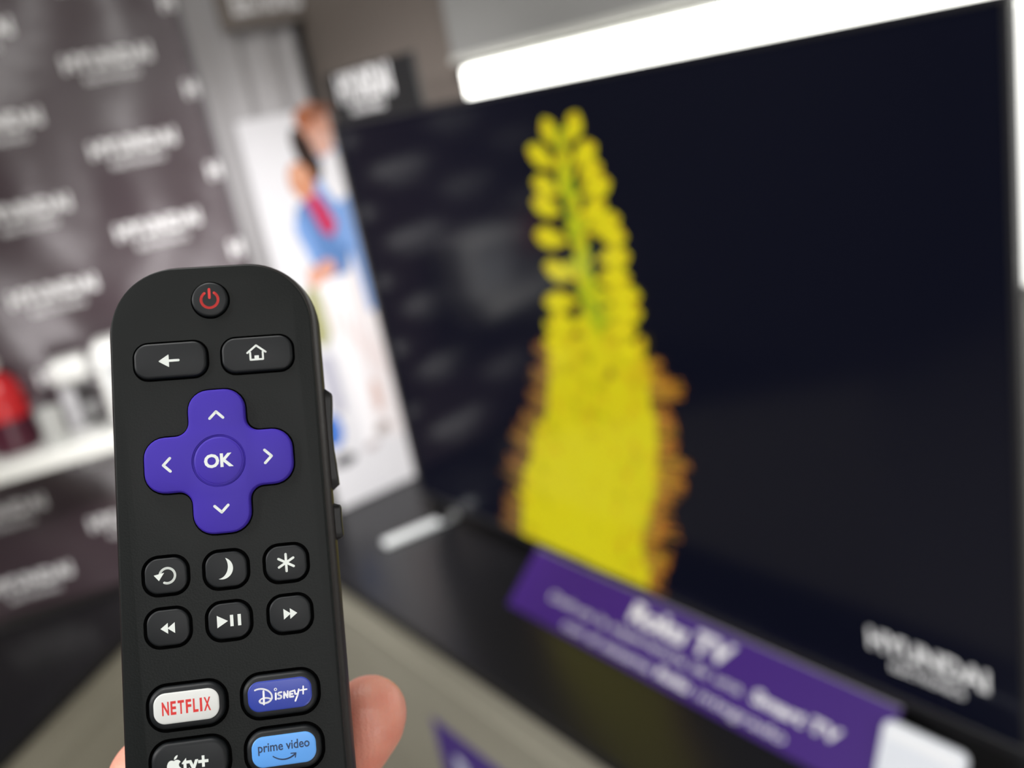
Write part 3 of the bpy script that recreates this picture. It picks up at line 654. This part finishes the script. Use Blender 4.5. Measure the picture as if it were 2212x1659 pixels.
# ------------------------------------------------------------ the hand (millimetres in the remote's frame)
hd = bpy.data.materials.new('skin'); hd.use_nodes = True
nt = hd.node_tree; b_ = nt.nodes['Principled BSDF']
tc = nt.nodes.new('ShaderNodeTexCoord'); n1 = nt.nodes.new('ShaderNodeTexNoise'); n1.inputs['Scale'].default_value = 130; n1.inputs['Detail'].default_value = 3
nt.links.new(tc.outputs['Object'], n1.inputs['Vector'])
cr = nt.nodes.new('ShaderNodeValToRGB'); cr.color_ramp.elements[0].position = .3; cr.color_ramp.elements[0].color = (.74, .34, .25, 1)
cr.color_ramp.elements[1].position = .7; cr.color_ramp.elements[1].color = (.68, .26, .19, 1)
nt.links.new(n1.outputs[0], cr.inputs[0]); nt.links.new(cr.outputs[0], b_.inputs['Base Color'])
n2 = nt.nodes.new('ShaderNodeTexVoronoi'); n2.inputs['Scale'].default_value = 1700
nt.links.new(tc.outputs['Object'], n2.inputs['Vector'])
wv = nt.nodes.new('ShaderNodeTexWave'); wv.inputs['Scale'].default_value = 260; wv.inputs['Distortion'].default_value = 5; wv.inputs['Detail Scale'].default_value = .6
nt.links.new(tc.outputs['Object'], wv.inputs['Vector'])
bp = nt.nodes.new('ShaderNodeBump'); bp.inputs['Strength'].default_value = .22; bp.inputs['Distance'].default_value = .0003
bp2 = nt.nodes.new('ShaderNodeBump'); bp2.inputs['Strength'].default_value = .10; bp2.inputs['Distance'].default_value = .0003
nt.links.new(n2.outputs[0], bp.inputs['Height']); nt.links.new(wv.outputs[0], bp2.inputs['Height']); nt.links.new(bp.outputs[0], bp2.inputs['Normal']); nt.links.new(bp2.outputs[0], b_.inputs['Normal'])
b_.inputs['Roughness'].default_value = .42; b_.inputs['Subsurface Weight'].default_value = .35
b_.inputs['Subsurface Radius'].default_value = (1, .32, .2); b_.inputs['Subsurface Scale'].default_value = .004

hand = MB()
def capsule(a, b2, ra, rb, n=22, k=7):
    a, b2 = Vector(a), Vector(b2); d = (b2-a).normalized(); u = d.orthogonal().normalized(); v = d.cross(u); R = []
    for i in range(k+1):
        t_ = -math.pi/2 + math.pi/2*i/k; R.append((a + d*ra*math.sin(t_), max(.02, ra*math.cos(t_))))
    for i in range(k+1):
        t_ = math.pi/2*i/k; R.append((b2 + d*rb*math.sin(t_), max(.02, rb*math.cos(t_))))
    hand.loft([S3([tuple(c + u*r*math.cos(2*math.pi*j/n) + v*r*math.sin(2*math.pi*j/n)) for j in range(n)]) for c, r in R])
def chain(P, rs):
    for (a, b2, ra, rb) in zip(P, P[1:], rs, rs[1:]): capsule(a, b2, ra, rb)
IDX = [(-14,-128,-42), (2,-96,-44), (12.5,-74,-36), (23.4,-57.8,-29), (24.1,-56.0,-28.4)]
MID = [(-2,-140,-44), (24,-116,-46), (34,-100,-30), (31,-92,-13)]
RNG = [(6,-150,-44), (28,-133,-46), (36,-119,-30), (32,-112,-12)]
PNK = [(12,-160,-42), (28,-148,-44), (34,-138,-30), (31,-132,-16)]
THB = [(-24,-168,-42), (-37,-126,-40), (-31,-92,-34), (-22.6,-66.5,-29), (-22.0,-63.5,-28.4)]
chain(IDX, [10.5, 8.6, 7.4, 8.5, 8.3]); chain(MID, [10.5, 9, 8.0, 7.2]); chain(RNG, [10, 8.6, 7.6, 7.0]); chain(PNK, [9.2, 7.4, 6.8, 6.0])
chain(THB, [15, 12.5, 10.0, 9.6, 9.3])
for q in (IDX, MID, RNG, PNK): capsule((-14+(q[0][0])*.5, -195, -42), q[0], 16, 11)
capsule((-24, -170, -42), (-26, -140, -44), 18, 15); capsule((-8, -150, -48), (-4, -185, -46), 15, 18)
capsule((-14, -195, -42), (-18, -235, -40), 23, 25); capsule((-18, -235, -40), (-30, -330, -30), 25, 32); capsule((-6, -195, -42), (-8, -230, -40), 20, 22)
ho = empty('holding_hand', None, 'bare hand gripping the black remote from behind, fingertips at both sides', 'hand', mw=RM)
h = hand.build('palm_and_fingers', hd, ho, smooth=True)
m = h.modifiers.new('r', 'REMESH'); m.mode = 'VOXEL'; m.voxel_size = .0011; m.use_smooth_shade = True
m = h.modifiers.new('s', 'SMOOTH'); m.factor = .5; m.iterations = 12
M_nail = mat('fingernail', (.62, .36, .30), .25, coat=.3)
def nail(tip, back, out, w_, L):
    tip, back, out = Vector(tip), Vector(back), Vector(out).normalized(); d = (tip-back).normalized(); out = (out - d*out.dot(d)).normalized(); s = d.cross(out); P = []
    for i in range(9):
        for j in range(9):
            u = i/8*2-1; v = j/8; wv_ = w_*math.sqrt(max(0, 1-(max(0, v-.65)/.35)**2*.8))*(.82+.18*min(1, v*3)); 
            p = tip + d*(v*L-L*.5) + s*(wv_*math.sin(u*1.0)) + out*(8.35*math.cos(u*.85) - .5*v*v + .15); P.append(tuple(p))
    o = MB().add(S3(P), [(i*9+j, (i+1)*9+j, (i+1)*9+j+1, i*9+j+1) for i in range(8) for j in range(8)]).build('fingernail', M_nail, ho, smooth=True)
    so = o.modifiers.new('t', 'SOLIDIFY'); so.thickness = .0004; return o
nail((22.8,-56.8,-28.8), (12.5,-74,-36), (.1, .0, -1), 5.2, 11)
nail((-22.2,-64.5,-28.6), (-31,-92,-34), (-.25, 0, -1), 5.6, 12)
